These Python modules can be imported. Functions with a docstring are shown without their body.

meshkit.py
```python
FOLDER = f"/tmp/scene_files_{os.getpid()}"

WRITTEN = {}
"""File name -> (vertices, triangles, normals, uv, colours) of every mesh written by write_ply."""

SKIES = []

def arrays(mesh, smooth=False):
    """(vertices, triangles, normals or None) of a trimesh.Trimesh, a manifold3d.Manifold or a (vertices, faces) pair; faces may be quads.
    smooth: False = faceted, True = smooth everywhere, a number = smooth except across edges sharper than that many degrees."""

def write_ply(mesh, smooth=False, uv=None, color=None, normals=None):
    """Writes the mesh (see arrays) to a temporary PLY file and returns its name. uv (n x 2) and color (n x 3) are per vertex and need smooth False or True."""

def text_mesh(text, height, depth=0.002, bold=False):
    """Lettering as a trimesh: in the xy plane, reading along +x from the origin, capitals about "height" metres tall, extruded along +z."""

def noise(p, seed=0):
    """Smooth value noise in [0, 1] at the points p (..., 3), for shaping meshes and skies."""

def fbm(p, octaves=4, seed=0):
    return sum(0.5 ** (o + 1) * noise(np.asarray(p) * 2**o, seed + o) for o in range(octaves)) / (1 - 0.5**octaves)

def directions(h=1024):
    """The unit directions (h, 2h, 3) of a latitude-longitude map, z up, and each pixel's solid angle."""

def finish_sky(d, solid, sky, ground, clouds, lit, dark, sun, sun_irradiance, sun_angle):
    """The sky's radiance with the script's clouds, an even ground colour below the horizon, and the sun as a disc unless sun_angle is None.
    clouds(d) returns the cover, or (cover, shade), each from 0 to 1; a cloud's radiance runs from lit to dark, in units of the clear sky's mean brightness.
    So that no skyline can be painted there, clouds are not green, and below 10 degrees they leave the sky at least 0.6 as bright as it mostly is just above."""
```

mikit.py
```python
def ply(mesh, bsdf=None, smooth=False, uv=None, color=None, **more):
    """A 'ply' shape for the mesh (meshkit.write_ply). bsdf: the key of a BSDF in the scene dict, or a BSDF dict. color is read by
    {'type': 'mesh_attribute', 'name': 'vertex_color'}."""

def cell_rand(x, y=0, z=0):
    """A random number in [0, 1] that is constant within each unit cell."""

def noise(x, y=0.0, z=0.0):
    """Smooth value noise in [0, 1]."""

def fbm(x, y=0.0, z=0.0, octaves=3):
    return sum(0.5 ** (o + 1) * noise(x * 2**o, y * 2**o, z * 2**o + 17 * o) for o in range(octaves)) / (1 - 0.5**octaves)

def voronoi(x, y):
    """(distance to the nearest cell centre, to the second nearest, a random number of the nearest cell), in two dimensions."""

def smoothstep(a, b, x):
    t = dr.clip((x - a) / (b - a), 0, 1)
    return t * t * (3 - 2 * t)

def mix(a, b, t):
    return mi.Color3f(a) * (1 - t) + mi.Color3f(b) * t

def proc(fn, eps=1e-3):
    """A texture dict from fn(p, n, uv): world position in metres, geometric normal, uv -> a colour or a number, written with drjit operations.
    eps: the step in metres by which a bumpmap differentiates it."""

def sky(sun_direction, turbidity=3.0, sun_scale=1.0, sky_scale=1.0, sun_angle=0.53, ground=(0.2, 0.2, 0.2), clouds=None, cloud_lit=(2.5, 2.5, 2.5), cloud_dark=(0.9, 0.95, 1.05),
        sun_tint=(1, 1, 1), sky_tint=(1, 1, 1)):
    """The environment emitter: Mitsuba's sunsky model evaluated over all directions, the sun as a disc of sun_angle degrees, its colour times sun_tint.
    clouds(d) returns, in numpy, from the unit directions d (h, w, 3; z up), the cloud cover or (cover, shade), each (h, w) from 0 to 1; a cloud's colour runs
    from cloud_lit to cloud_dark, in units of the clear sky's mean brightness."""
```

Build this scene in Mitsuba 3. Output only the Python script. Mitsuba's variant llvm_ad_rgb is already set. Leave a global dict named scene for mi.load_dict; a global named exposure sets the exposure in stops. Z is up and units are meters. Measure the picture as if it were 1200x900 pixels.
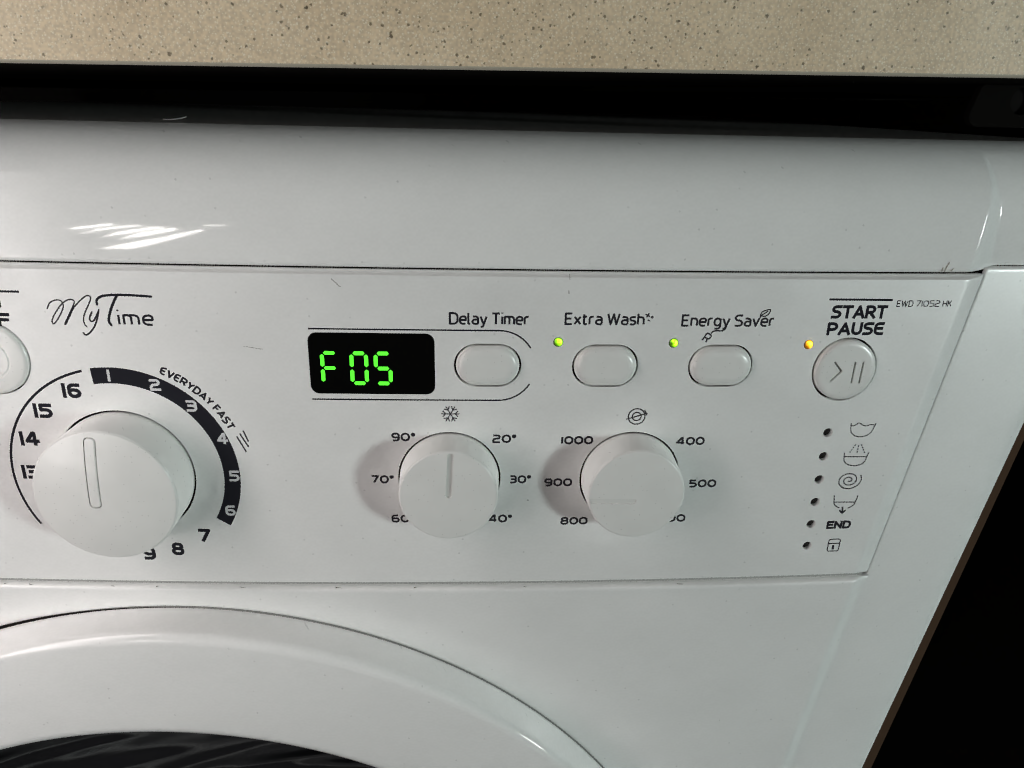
import math, random
import numpy as np, trimesh, drjit as dr, mitsuba as mi, mikit
from shapely.geometry import Polygon, LineString, box, Point, MultiPolygon
from shapely.ops import unary_union
from shapely import affinity
from mikit import noise, fbm, voronoi, smoothstep, mix, cell_rand, proc, ply

T = mi.ScalarTransform4f
scene, labels = {}, {}
ZP = 0.80                                   # height of the seam above the control panel, metres
K = 1.5029e-4                               # how far the front bulges: y += K x^2 (mm)

# ------------------------------------------------------------------ camera
def W(x, y, z):                             # machine millimetres -> world metres
    return [x / 1000, y / 1000, ZP + z / 1000]
CAM = np.array([-8.766, -249.999, 52.996])
FW, UPV = np.array([0.05329, 0.935663, -0.348847]), np.array([-0.004257, 0.349553, 0.936907])
scene['camera'] = {'type': 'thinlens', 'fov': 68.2455, 'fov_axis': 'x', 'near_clip': 0.01, 'far_clip': 60.0,
                   'aperture_radius': 0.00035, 'focus_distance': 0.272,
                   'to_world': T().look_at(origin=W(*CAM), target=W(*(CAM + 100 * FW)), up=UPV.tolist())}
exposure = 0.0

# ------------------------------------------------------------------ lamps: the windows of the kitchen
def window_fade(p, n, uv):  # added fade of the window's glow, softens its mirrored edge
    k = 0.06 + 0.94 * mikit.smoothstep(-.34, -.50, p.x) * mikit.smoothstep(.36, .62, p.z)
    return mi.Color3f(7.05, 6.6, 6.5) * k
def lamp(key, pos, target, w, h, rgb, label):
    scene[key] = {'type': 'rectangle', 'to_world': T().look_at(origin=W(*pos), target=W(*target), up=[0, 0, 1]) @ T().scale([w / 2000, h / 2000, 1]),
                  'emitter': {'type': 'area', 'sampling_weight': 8.0, 'radiance': {'type': 'rgb', 'value': list(rgb)}}, 'bsdf': {'type': 'diffuse', 'reflectance': {'type': 'rgb', 'value': 0.1}}}
    labels[key] = {'label': label, 'category': 'window'}
lamp('window', (-470, -240, 230), (-450, 0, 140), 260, 900, (4.0, 3.75, 3.62), 'bright daylight window to the left of the washing machine')
lamp('cool_window', (1400, -1080, 10), (0, 0, -60), 170, 230, (91, 104, 100.5), 'cool daylight window to the right of the washing machine')
scene['window']['emitter']['radiance'] = mikit.proc(window_fade)
scene['room_light'] = {'type': 'constant', 'sampling_weight': 2.0, 'radiance': {'type': 'rgb', 'value': [0.016, 0.013, 0.012]}}
# sunlit gaps of a slatted blind, further off on the left: they mirror as streaks in the glossy top edge
BLIND = [[(-535, -88), (-487, -85), (-432, -47), (-380, -7), (-384, -2), (-432, -30)], [(-506, -51), (-462, -32), (-418, -7), (-423, 1), (-474, -22)], [(-527, -43), (-474, -16), (-434, 0), (-446, 6), (-504, -20)],
         [(-561, -33), (-520, -12), (-468, 5), (-478, 10), (-531, -9)], [(-599, -28), (-551, -9), (-504, 8), (-514, 13), (-575, -11)], [(-380, 10), (-350, 12), (-350, 15), (-380, 14)], [(-690, -62), (-640, -60), (-640, -56), (-690, -58)], [(-700, 5), (-604, 4), (-578, 8), (-604, 8), (-700, 9)]]
STREAK = (22, 21, 20)

# ------------------------------------------------------------------ materials
def two(d): return {'type': 'twosided', 'bsdf': d}
def rgb(*c): return {'type': 'rgb', 'value': list(c)}
def white_col(p, n, uv):
    x, y, z = p.x * 1000, p.y * 1000, p.z * 1000
    g = fbm(x * 0.05, y * 0.05, z * 0.05, 3)
    f1, f2, r = voronoi(x * 0.16 + y * .1, z * 0.16)
    speck = smoothstep(0.085, 0.03, f1) * smoothstep(0.80, 1.0, r)
    return mi.Color3f(0.795, 0.795, 0.785) * (0.955 + 0.06 * g + 0.045 * (noise(x * 1.3, y * 1.3, z * 1.3) - .5)) * (1 - 0.2 * speck)
def white_bump(p, n, uv):
    x, y, z = p.x * 1000, p.y * 1000, p.z * 1000
    return 0.000004 * noise(x * 0.9, y * 0.9, z * 0.9) + 0.000012 * noise(x * .11, y * .11, z * .11)
def smudge(p, n, uv):
    x, y, z = p.x * 1000, p.y * 1000, p.z * 1000
    return 0.40 + 0.14 * smoothstep(.35, .7, fbm(x * .035 + z * .02, z * .06, y * .03, 4)) - 0.06 * noise(x * .25, z * .5)
scene['white_plastic'] = two({'type': 'bumpmap', 'arbitrary': proc(white_bump, 2e-4), 'scale': 1.0,
                              'bsdf': {'type': 'principled', 'base_color': proc(white_col), 'roughness': proc(smudge), 'specular': 1.0, 'clearcoat': 0.6, 'clearcoat_gloss': 0.9}})
def gloss_col(p, n, uv): return white_col(p, n, uv) * 1.14
scene['gloss_plastic'] = two({'type': 'roughplastic', 'distribution': 'ggx', 'alpha': 0.002, 'int_ior': 1.5, 'diffuse_reflectance': proc(gloss_col)})
def knob_col(p, n, uv):
    x, y, z = p.x * 1000, p.y * 1000, p.z * 1000
    f1, f2, r = voronoi(x * 0.5 + y * .31, z * 0.5)
    speck = smoothstep(0.14, 0.05, f1) * smoothstep(0.72, 0.9, r)
    return mi.Color3f(0.79, 0.79, 0.77) * (0.96 + 0.06 * fbm(x * .12, y * .12, z * .12, 2)) * (1 - 0.2 * speck)
scene['knob_plastic'] = two({'type': 'principled', 'base_color': proc(knob_col), 'roughness': 0.32, 'specular': 0.5, 'clearcoat': 1.0, 'clearcoat_gloss': 0.9})
scene['ink'] = two({'type': 'diffuse', 'reflectance': rgb(0.022, 0.022, 0.028)})
scene['white_ink'] = two({'type': 'roughplastic', 'diffuse_reflectance': rgb(0.75, 0.75, 0.76), 'alpha': 0.25})
scene['grey_ink'] = two({'type': 'diffuse', 'reflectance': rgb(0.16, 0.15, 0.14)})
scene['brown_grime'] = two({'type': 'diffuse', 'reflectance': rgb(0.36, 0.31, 0.26)})
scene['groove_shade_grey'] = two({'type': 'diffuse', 'reflectance': rgb(0.27, 0.27, 0.26)})  # shade inside engraved grooves, put into the colour
scene['groove_pale'] = two({'type': 'diffuse', 'reflectance': rgb(0.74, 0.74, 0.72)})
scene['seam_shade_grey'] = two({'type': 'diffuse', 'reflectance': rgb(0.36, 0.36, 0.35)})
scene['gap_ring_grey'] = two({'type': 'diffuse', 'reflectance': rgb(0.24, 0.24, 0.23)})
scene['scuff_grey'] = two({'type': 'diffuse', 'reflectance': rgb(0.38, 0.37, 0.36)})
scene['black_hole'] = two({'type': 'diffuse', 'reflectance': rgb(0.012, 0.011, 0.011)})  # near black, stands in for the shade inside gaps and holes
scene['display_black'] = two({'type': 'roughplastic', 'diffuse_reflectance': rgb(0.003, 0.003, 0.003), 'alpha': 0.06, 'int_ior': 1.35})
scene['dark_lens'] = two({'type': 'roughplastic', 'diffuse_reflectance': rgb(0.006, 0.004, 0.004), 'alpha': 0.2})
scene['strip_brown'] = two({'type': 'diffuse', 'reflectance': rgb(0.075, 0.045, 0.03)})
scene['void_black'] = two({'type': 'diffuse', 'reflectance': rgb(0.012, 0.011, 0.010)})  # near-black colour stands in for the unlit depth round the machine
scene['dark_metal'] = two({'type': 'diffuse', 'reflectance': rgb(0.007, 0.0065, 0.006)})
scene['lid_grey'] = two({'type': 'principled', 'base_color': rgb(0.75, 0.75, 0.72), 'roughness': 0.6})
scene['underside'] = two({'type': 'diffuse', 'reflectance': rgb(0.012, 0.011, 0.01)})  # shade under the worktop, put into a near-black colour
scene['lint_grey'] = two({'type': 'diffuse', 'reflectance': rgb(0.34, 0.34, 0.32)})
def counter_col(p, n, uv):
    x, y, z = p.x * 1000, p.y * 1000, p.z * 1000
    c = mix([0.62, 0.485, 0.325], [0.77, 0.64, 0.46], fbm(x * .06, z * .06 + y * .06, 3.1, 3))
    c = c * (0.86 + 0.28 * noise(x * 1.6, (z + y) * 1.6))
    for s, th, lo, col, off in ((0.75, 0.22, 0.45, (0.88, 0.84, 0.72), 3.3), (1.25, 0.27, 0.50, (0.86, 0.82, 0.68), 9.1), (0.30, 0.13, 0.62, (0.12, 0.09, 0.055), 17.7), (0.17, 0.10, 0.70, (0.07, 0.05, 0.03), 77.0), (0.55, 0.17, 0.78, (0.24, 0.18, 0.11), 51.0)):
        f1, f2, r = voronoi(x * s + off, (z + y) * s + off)
        k = smoothstep(th * (1.12 if s < .5 else 1), th * 0.45, f1 + 0.10 * (noise(x * 2.3, z * 2.3) - .5)) * smoothstep(lo, lo + 0.12, r + (0 if s in (.75, 1.25) else 0.5 * (noise(x * .05 + off, z * .05 + y * .05) - .55)))
        c = mix(c, col, (0.62 if s in (.75, 1.25) else .8) * k)
    return c
scene['speckled_laminate'] = two({'type': 'principled', 'base_color': proc(counter_col), 'roughness': 0.42, 'specular': 0.4})
scene['laminate_edge'] = two({'type': 'principled', 'base_color': rgb(0.44, 0.395, 0.32), 'roughness': 0.4, 'specular': 0.4})
def glass_bump(p, n, uv):
    x, z = p.x * 1000, p.z * 1000
    u = x * 0.8 + z * 0.6
    return 0.010 * fbm(u * .014, (z - x * .35) * .05, 0.5, 2) + 0.0012 * noise(u * .03, (z - x * .5) * .16, 3.5)
scene['door_glass'] = two({'type': 'bumpmap', 'arbitrary': proc(glass_bump, 8e-4), 'scale': 1.0,
                           'bsdf': {'type': 'roughplastic', 'diffuse_reflectance': rgb(0.016, 0.016, 0.018), 'alpha': 0.03}})

# ------------------------------------------------------------------ mesh helpers (all in millimetres; y points into the machine)
def warp(v, bulge=True):
    v = np.array(v, float)
    if bulge: v[:, 1] += K * v[:, 0] ** 2
    return np.stack([v[:, 0] / 1000, v[:, 1] / 1000, ZP + v[:, 2] / 1000], 1)
class MB:
    def __init__(self): self.m = []
    def add(self, v, f):
        f = np.asarray(f, int)
        if f.shape[1] == 4: f = np.vstack([f[:, [0, 1, 2]], f[:, [0, 2, 3]]])
        self.m.append(trimesh.Trimesh(np.asarray(v, float), f, process=False)); return self
    def mesh(self, bulge=True):
        m = trimesh.util.concatenate(self.m) if len(self.m) > 1 else self.m[0]
        m = trimesh.Trimesh(warp(m.vertices, bulge), m.faces, process=False)
        m.merge_vertices(digits_vertex=7); return m
count = {}
def put(key, mb, mat, smooth=30, bulge=True, label=None, cat=None, kind=None, group=None, uvc=None, **more):
    if key in scene:
        count[key] = count.get(key, 0) + 1
        key = f'{key}_{count[key]:03d}'
    m = mb.mesh(bulge)
    if uvc is not None: more['uv'] = np.column_stack([(m.vertices[:, 0] * 1000 - uvc[0]) / 4 + .5, ((m.vertices[:, 2] - ZP) * 1000 - uvc[1]) / 4 + .5])
    scene[key] = ply(m, mat, smooth=smooth, **more)
    e = {k: x for k, x in (('label', label), ('category', cat), ('kind', kind), ('group', group)) if x}
    if e: labels[key] = e
    return key

def outline(V, r, d=0.0, n=8, step=4.0):
    """Closed contour of a convex CCW polygon with rounded corners, inset by d (same count for every d)."""
    V = np.asarray(V, float); N = len(V)
    r = np.broadcast_to(r, (N,)); pts = []
    for i in range(N):
        a, b, c = V[i - 1], V[i], V[(i + 1) % N]
        e1, e2 = (b - a) / np.linalg.norm(b - a), (c - b) / np.linalg.norm(c - b)
        n1, n2 = np.array([e1[1], -e1[0]]), np.array([e2[1], -e2[0]])
        A = np.array([n1, n2]); cen = np.linalg.solve(A, [n1 @ b - r[i], n2 @ b - r[i]])
        t1, t2 = math.atan2(n1[1], n1[0]), math.atan2(n2[1], n2[0])
        if t2 < t1: t2 += 2 * math.pi
        for t in np.linspace(t1, t2, n): pts.append(cen + (r[i] - d) * np.array([math.cos(t), math.sin(t)]))
    pts = np.array(pts); out = []
    base = outline(V, r, 0, n, None) if step else pts
    if not step: return pts
    for i in range(len(pts)):
        k = max(1, int(np.linalg.norm(base[(i + 1) % len(pts)] - base[i]) / step))
        for j in range(k): out.append(pts[i] + (pts[(i + 1) % len(pts)] - pts[i]) * j / k)
    return np.array(out)
def rect(w, h, cx=0, cz=0): return [(cx - w / 2, cz - h / 2), (cx + w / 2, cz - h / 2), (cx + w / 2, cz + h / 2), (cx - w / 2, cz + h / 2)]
def circle(cx, cz, r, n=96):
    t = np.arange(n) * 2 * math.pi / n
    return np.stack([cx + r * np.cos(t), cz + r * np.sin(t)], 1)
def loft(mb, rings):
    """rings: list of (contour (N,2), y); from the back outwards and inwards."""
    n = len(rings[0][0]); v = np.vstack([np.column_stack([c[:, 0], np.full(n, y), c[:, 1]]) for c, y in rings])
    f = []
    for k in range(len(rings) - 1):
        for i in range(n):
            j = (i + 1) % n
            f.append([k * n + i, k * n + j, (k + 1) * n + j, (k + 1) * n + i])
    return mb.add(v, f)
def parts(g): return [q for q in getattr(g, 'geoms', [g]) if q.geom_type == 'Polygon' and q.area > 1e-7]
def tri(mb, geom, y, strip=4.0, dome=None):
    """A flat face of a shapely shape at depth y, cut in strips so that it follows the bulge."""
    for g in getattr(geom, 'geoms', [geom]):
        if g.is_empty or g.area < 1e-6: continue
        x0, z0, x1, z1 = g.bounds
        ks = np.arange(math.floor(x0 / strip), math.ceil(x1 / strip)) if strip else [None]
        for k in ks:
            s = g.intersection(box(k * strip, z0 - 1, (k + 1) * strip, z1 + 1)) if strip else g
            if dome is not None: s = MultiPolygon([q for n_ in range(int(z0 // strip), int(z1 // strip) + 1) for q in parts(s.intersection(box(k * strip - 1, n_ * strip, (k + 1) * strip + 1, (n_ + 1) * strip)))])
            for h in getattr(s, 'geoms', [s]):
                if h.geom_type != 'Polygon' or h.area < 1e-7: continue
                v, f = trimesh.creation.triangulate_polygon(h, engine='earcut')
                yy = np.full(len(v), y) if dome is None else y + ((v[:, 0] - dome[0]) ** 2 + (v[:, 1] - dome[1]) ** 2) / (2 * dome[2])
                v3 = np.column_stack([v[:, 0], yy, v[:, 1]]); f = np.asarray(f)
                nrm = np.cross(v3[f[:, 1]] - v3[f[:, 0]], v3[f[:, 2]] - v3[f[:, 0]])[:, 1]
                f = np.where((nrm > 0)[:, None], f[:, ::-1], f)
                mb.add(v3, f)
    return mb
def fillet(r, y_front, d0=0.0, n=5):
    """(inset, y) pairs of a rounded edge of radius r ending on a face at y_front."""
    return [(d0 + r * (1 - math.cos(t)), y_front + r * (1 - math.sin(t))) for t in np.linspace(0, math.pi / 2, n + 1)]
def slab(mb, V, r, y_back, y_front, fr, holes=(), d0=0.0, draft=0.0, n=8):
    """A plate or button with rounded front edge. holes: list of (contour, depth, floor?)."""
    prof = [(d0 - draft, y_back)] + fillet(fr, y_front, d0)
    rings = [(outline(V, r, d, n), y) for d, y in prof]
    loft(mb, rings)
    face = Polygon(rings[-1][0])
    for c, depth, floor in holes: face = face.difference(Polygon(c))
    tri(mb, face, y_front)
    for c, depth, floor in holes:
        loft(mb, [(np.asarray(c), y_front), (np.asarray(c), y_front + depth)])
        if floor: tri(mb, Polygon(c), y_front + depth)
    return mb

# ------------------------------------------------------------------ lettering: a stroke alphabet, capitals one unit tall
def rp(pts, r=0.0, closed=False, n=5):
    P = np.asarray(pts, float); N = len(P); r = np.broadcast_to(r, (N,)); out = []
    for i in range(N):
        if (not closed and i in (0, N - 1)) or r[i] <= 0: out.append(P[i]); continue
        a, b, c = P[i - 1], P[i], P[(i + 1) % N]
        q = min(r[i], 0.49 * np.linalg.norm(a - b), 0.49 * np.linalg.norm(c - b))
        p0, p1 = b + (a - b) / np.linalg.norm(a - b) * q, b + (c - b) / np.linalg.norm(c - b) * q
        for t in np.linspace(0, 1, n + 1): out.append((1 - t) ** 2 * p0 + 2 * t * (1 - t) * (b * .7 + (p0 + p1) * .15) + t * t * p1)
    if closed: out.append(out[0])
    return np.array(out)
X = 0.70
def six(): return [rp([(.6, 1), (0, 1), (0, 0), (.66, 0), (.66, .56), (0, .56)], .26)]
G = {
 'D': (.62, [rp([(0, 0), (0, 1), (.62, 1), (.62, 0)], [0, 0, .42, .42], True)]),
 'e': (.48, [rp([(.0, .36), (.48, .36), (.48, X), (0, X), (0, 0), (.45, 0)], [0, .03, .25, .25, .25, 0])]),
 'l': (.14, [rp([(0, 1.02), (0, 0), (.16, 0)], .16)]),
 'a': (.46, [rp([(.04, X), (.46, X), (.46, 0)], .24), rp([(.46, .41), (0, .41), (0, 0), (.46, 0)], .2)]),
 'y': (.48, [rp([(0, X), (.25, 0.02)]), rp([(.5, X), (.2, -.27), (.02, -.27)], .16)]),
 'T': (.62, [rp([(0, 1), (.62, 1)]), rp([(.31, 1), (.31, 0)])]),
 'i': (.02, [rp([(0, 0), (0, X)]), rp([(0, .99), (0, 1.1)])]),
 'm': (.76, [rp([(0, 0), (0, X), (.38, X), (.38, 0)], [0, .06, .22, 0]), rp([(.3, X), (.76, X), (.76, 0)], .22)]),
 'r': (.30, [rp([(0, 0), (0, X), (.31, X)], .2)]),
 'E': (.50, [rp([(.5, 1), (0, 1), (0, 0), (.5, 0)]), rp([(0, .52), (.44, .52)])]),
 'x': (.46, [rp([(0, 0), (.46, X)]), rp([(0, X), (.46, 0)])]),
 't': (.32, [rp([(.08, .94), (.08, 0), (.32, 0)], .2), rp([(-.04, X), (.3, X)])]),
 'W': (.90, [rp([(0, 1), (.22, 0), (.45, .95), (.68, 0), (.90, 1)])]),
 's': (.42, [rp([(.42, X), (0, X), (0, .36), (.42, .36), (.42, 0), (0, 0)], .19)]),
 'h': (.46, [rp([(0, 1.02), (0, 0)]), rp([(0, X), (.46, X), (.46, 0)], .24)]),
 'n': (.46, [rp([(0, 0), (0, X), (.46, X), (.46, 0)], [0, .06, .24, 0])]),
 'g': (.46, [rp([(0, 0.03), (0, X), (.46, X), (.46, .03)], .22, True), rp([(.46, X), (.46, -.28), (.04, -.28)], .22)]),
 'S': (.56, [rp([(.56, 1), (0, 1), (0, .52), (.56, .52), (.56, 0), (0, 0)], .25)]),
 'v': (.46, [rp([(0, X), (.23, 0), (.46, X)])]),
 'A': (.70, [rp([(0, 0), (.35, 1), (.70, 0)]), rp([(.13, .28), (.57, .28)])]),
 'R': (.60, [rp([(0, 0), (0, 1), (.58, 1), (.58, .44), (0, .44)], [0, 0, .27, .27, 0]), rp([(.28, .44), (.60, 0)])]),
 'P': (.58, [rp([(0, 0), (0, 1), (.58, 1), (.58, .42), (0, .42)], [0, 0, .27, .27, 0])]),
 'U': (.60, [rp([(0, 1), (0, 0), (.60, 0), (.60, 1)], .3)]),
 'N': (.60, [rp([(0, 0), (0, 1), (.60, 0), (.60, 1)])]),
 'O': (.68, [rp([(0, 0), (0, 1), (.68, 1), (.68, 0)], .33, True)]),
 'F': (.50, [rp([(.5, 1), (0, 1), (0, 0)]), rp([(0, .50), (.44, .50)])]),
 'H': (.56, [rp([(0, 0), (0, 1)]), rp([(.56, 0), (.56, 1)]), rp([(0, .5), (.56, .5)])]),
 'K': (.56, [rp([(0, 0), (0, 1)]), rp([(.55, 1), (.02, .45)]), rp([(.2, .6), (.57, 0)])]),
 'V': (.64, [rp([(0, 1), (.32, 0), (.64, 1)])]),
 'Y': (.62, [rp([(0, 1), (.31, .45), (.62, 1)]), rp([(.31, .45), (.31, 0)])]),
 '0': (.74, [rp([(0, 0), (0, 1), (.74, 1), (.74, 0)], .36, True)]),
 '1': (.04, [rp([(.02, 1), (.02, 0)])]),
 'Q': (.52, [rp([(.52, 1), (0, 1), (0, 0), (.52, 0)], .46), rp([(0.02, .52), (.46, .52)])]),   # the round E of the bold print
 '2': (.68, [rp([(0, 1), (.66, 1), (.66, .53), (0, .50), (0, 0), (.69, 0)], [0, .27, .25, .25, 0, 0])]),
 '3': (.66, [rp([(0, 1), (.64, 1), (.64, .52)], .27), rp([(.1, .53), (.66, .53), (.66, 0), (0, 0)], .27)]),
 '4': (.74, [rp([(.56, 0), (.56, 1), (.46, 1), (0, .26), (.76, .26)])]),
 '5': (.66, [rp([(.64, 1), (.03, 1), (.03, .58), (.66, .58), (.66, 0), (0, 0)], [0, 0, 0, .27, .27, 0])]),
 '6': (.66, six()), '9': (.66, [np.array([.66, 1]) - p for p in six()]),
 '7': (.66, [rp([(0, 1), (.66, 1), (.2, 0)])]),
 '8': (.68, [rp([(.04, .53), (.04, 1), (.64, 1), (.64, .53)], .22, True), rp([(0, 0), (0, .53), (.68, .53), (.68, 0)], .24, True)]),
 'o': (.22, [rp([(0, .72), (0, 1), (.24, 1), (.24, .72)], .14, True)]),   # the degree ring
 ' ': (.08, []),
}
def word(text, gap=.20, sx=1.0, slant=0.0):
    """Stroke polylines of a line of text, starting at x = 0, and its width (cap height 1)."""
    x, out = 0.0, []
    for ch in text:
        w, ps = G[ch]
        for p in ps:
            q = np.array(p, float); q[:, 0] = (q[:, 0] + x); out.append(q)
        x += w + gap
    out = [np.column_stack([(q[:, 0] + slant * q[:, 1]) * sx, q[:, 1]]) for q in out]
    return out, (x - gap) * sx
def dens(p, step=3.0):
    o = [p[0]]
    for a, b in zip(p[:-1], p[1:]):
        k = max(1, int(np.linalg.norm(np.subtract(b, a)) / step))
        o += [np.asarray(a) + (np.asarray(b) - np.asarray(a)) * j / k for j in range(1, k + 1)]
    return np.array(o)
def ink_shape(lines, w, cap='flat'):
    return unary_union([LineString(l).buffer(w * .56, cap_style=cap, join_style='round', quad_segs=4) for l in lines if len(l) > 1])
WM = 'washing_machine'; CP = WM + '__control_panel'
YI = -0.07                                  # printed ink stands this far proud of the panel
def ink(name, geom, mat='ink', label=None, y=YI):
    return put(f'{CP}__{name}', tri(MB(), geom, y), mat, smooth=False, label=label)
def text_at(s, x0, x1, base, cap, w, gap=.2, slant=0., tilt=0.):
    L, wid = word(s, gap, 1.0, slant)
    k = (x1 - x0 - w) / wid
    c, sn = math.cos(tilt), math.sin(tilt)
    out = []
    for l in L:
        q = np.column_stack([l[:, 0] * k + w / 2, l[:, 1] * (cap - w) + w / 2])
        out.append(np.column_stack([x0 + q[:, 0] * c - q[:, 1] * sn, base + q[:, 0] * sn + q[:, 1] * c]))
    return ink_shape(out, w, 'square' if w > .75 else 'flat')
def text_c(s, cx, cz, width, cap, w, **k): return text_at(s, cx - width / 2, cx + width / 2, cz - cap / 2, cap, w, **k)
def spline(pts, n=7):
    P = np.array([pts[0], *pts, pts[-1]], float); out = []
    for i in range(1, len(P) - 2):
        for t in np.linspace(0, 1, n, endpoint=False):
            a, b, c, d = P[i - 1:i + 3]
            out.append(.5 * (2 * b + (c - a) * t + (2 * a - 5 * b + 4 * c - d) * t * t + (3 * b - a - 3 * c + d) * t ** 3))
    return np.array(out + [P[-2]])

# ------------------------------------------------------------------ layout of the panel, millimetres from the middle of the bulge
DIAL = (-134.2, -76.9); TEMP = (-16.8, -77.7); SPIN = (50.4, -77.7)
RS = 18.25
OV = [(-3.2, -33.35), (38.3, -33.35), (79.9, -33.35)]; OW, OH = 22.3, 14.6
START = (126.2, -35.0); RST = 11.4
POWER = (-173.6, -33.2); RPW = 12.9
LED_ON = [(21.2, -24.6), (62.0, -24.8), (111.1, -25.4)]
LED_OFF = [(124.4, -60.0 - 9.8 * i) for i in range(6)]
def xr(z): return 173.3 + 0.158 * z          # right edge of the control panel, leaning like the machine's own edge
def xe(z): return 227.6 + 0.194 * z          # right edge of the front

for poly in BLIND:
    v, f = trimesh.creation.triangulate_polygon(Polygon(poly).buffer(0), engine='earcut')
    v = np.column_stack([v[:, 0], np.full(len(v), -700.0), v[:, 1]]); f = np.asarray(f)
    up = np.cross(v[f[:, 1]] - v[f[:, 0]], v[f[:, 2]] - v[f[:, 0]])[:, 1] < 0
    f = np.where(up[:, None], f[:, ::-1], f)
    k = put('window_blind__sunlit_gap', MB().add(v, f), 'void_black', smooth=False, bulge=False, emitter={'type': 'area', 'sampling_weight': 0.3, 'radiance': rgb(*STREAK)})
labels['window_blind'] = {'label': 'slatted blind with sunlit gaps left of the machine, mirrored in its top edge', 'category': 'blind'}

# ------------------------------------------------------------------ floor and wall, near black in place of the unlit niche behind
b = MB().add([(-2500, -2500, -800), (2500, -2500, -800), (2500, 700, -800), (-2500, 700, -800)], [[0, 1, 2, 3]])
put('floor', b, 'void_black', smooth=False, bulge=False, kind='structure')
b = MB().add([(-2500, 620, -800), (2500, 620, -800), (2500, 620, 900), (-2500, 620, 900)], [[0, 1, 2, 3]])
put('wall', b, 'void_black', smooth=False, bulge=False, kind='structure')

def boxm(mb, x0, x1, y0, y1, z0, z1):
    v = [(x, y, z) for x in (x0, x1) for y in (y0, y1) for z in (z0, z1)]
    return mb.add(v, [[0, 1, 3, 2], [4, 6, 7, 5], [0, 4, 5, 1], [2, 3, 7, 6], [0, 2, 6, 4], [1, 5, 7, 3]])

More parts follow.
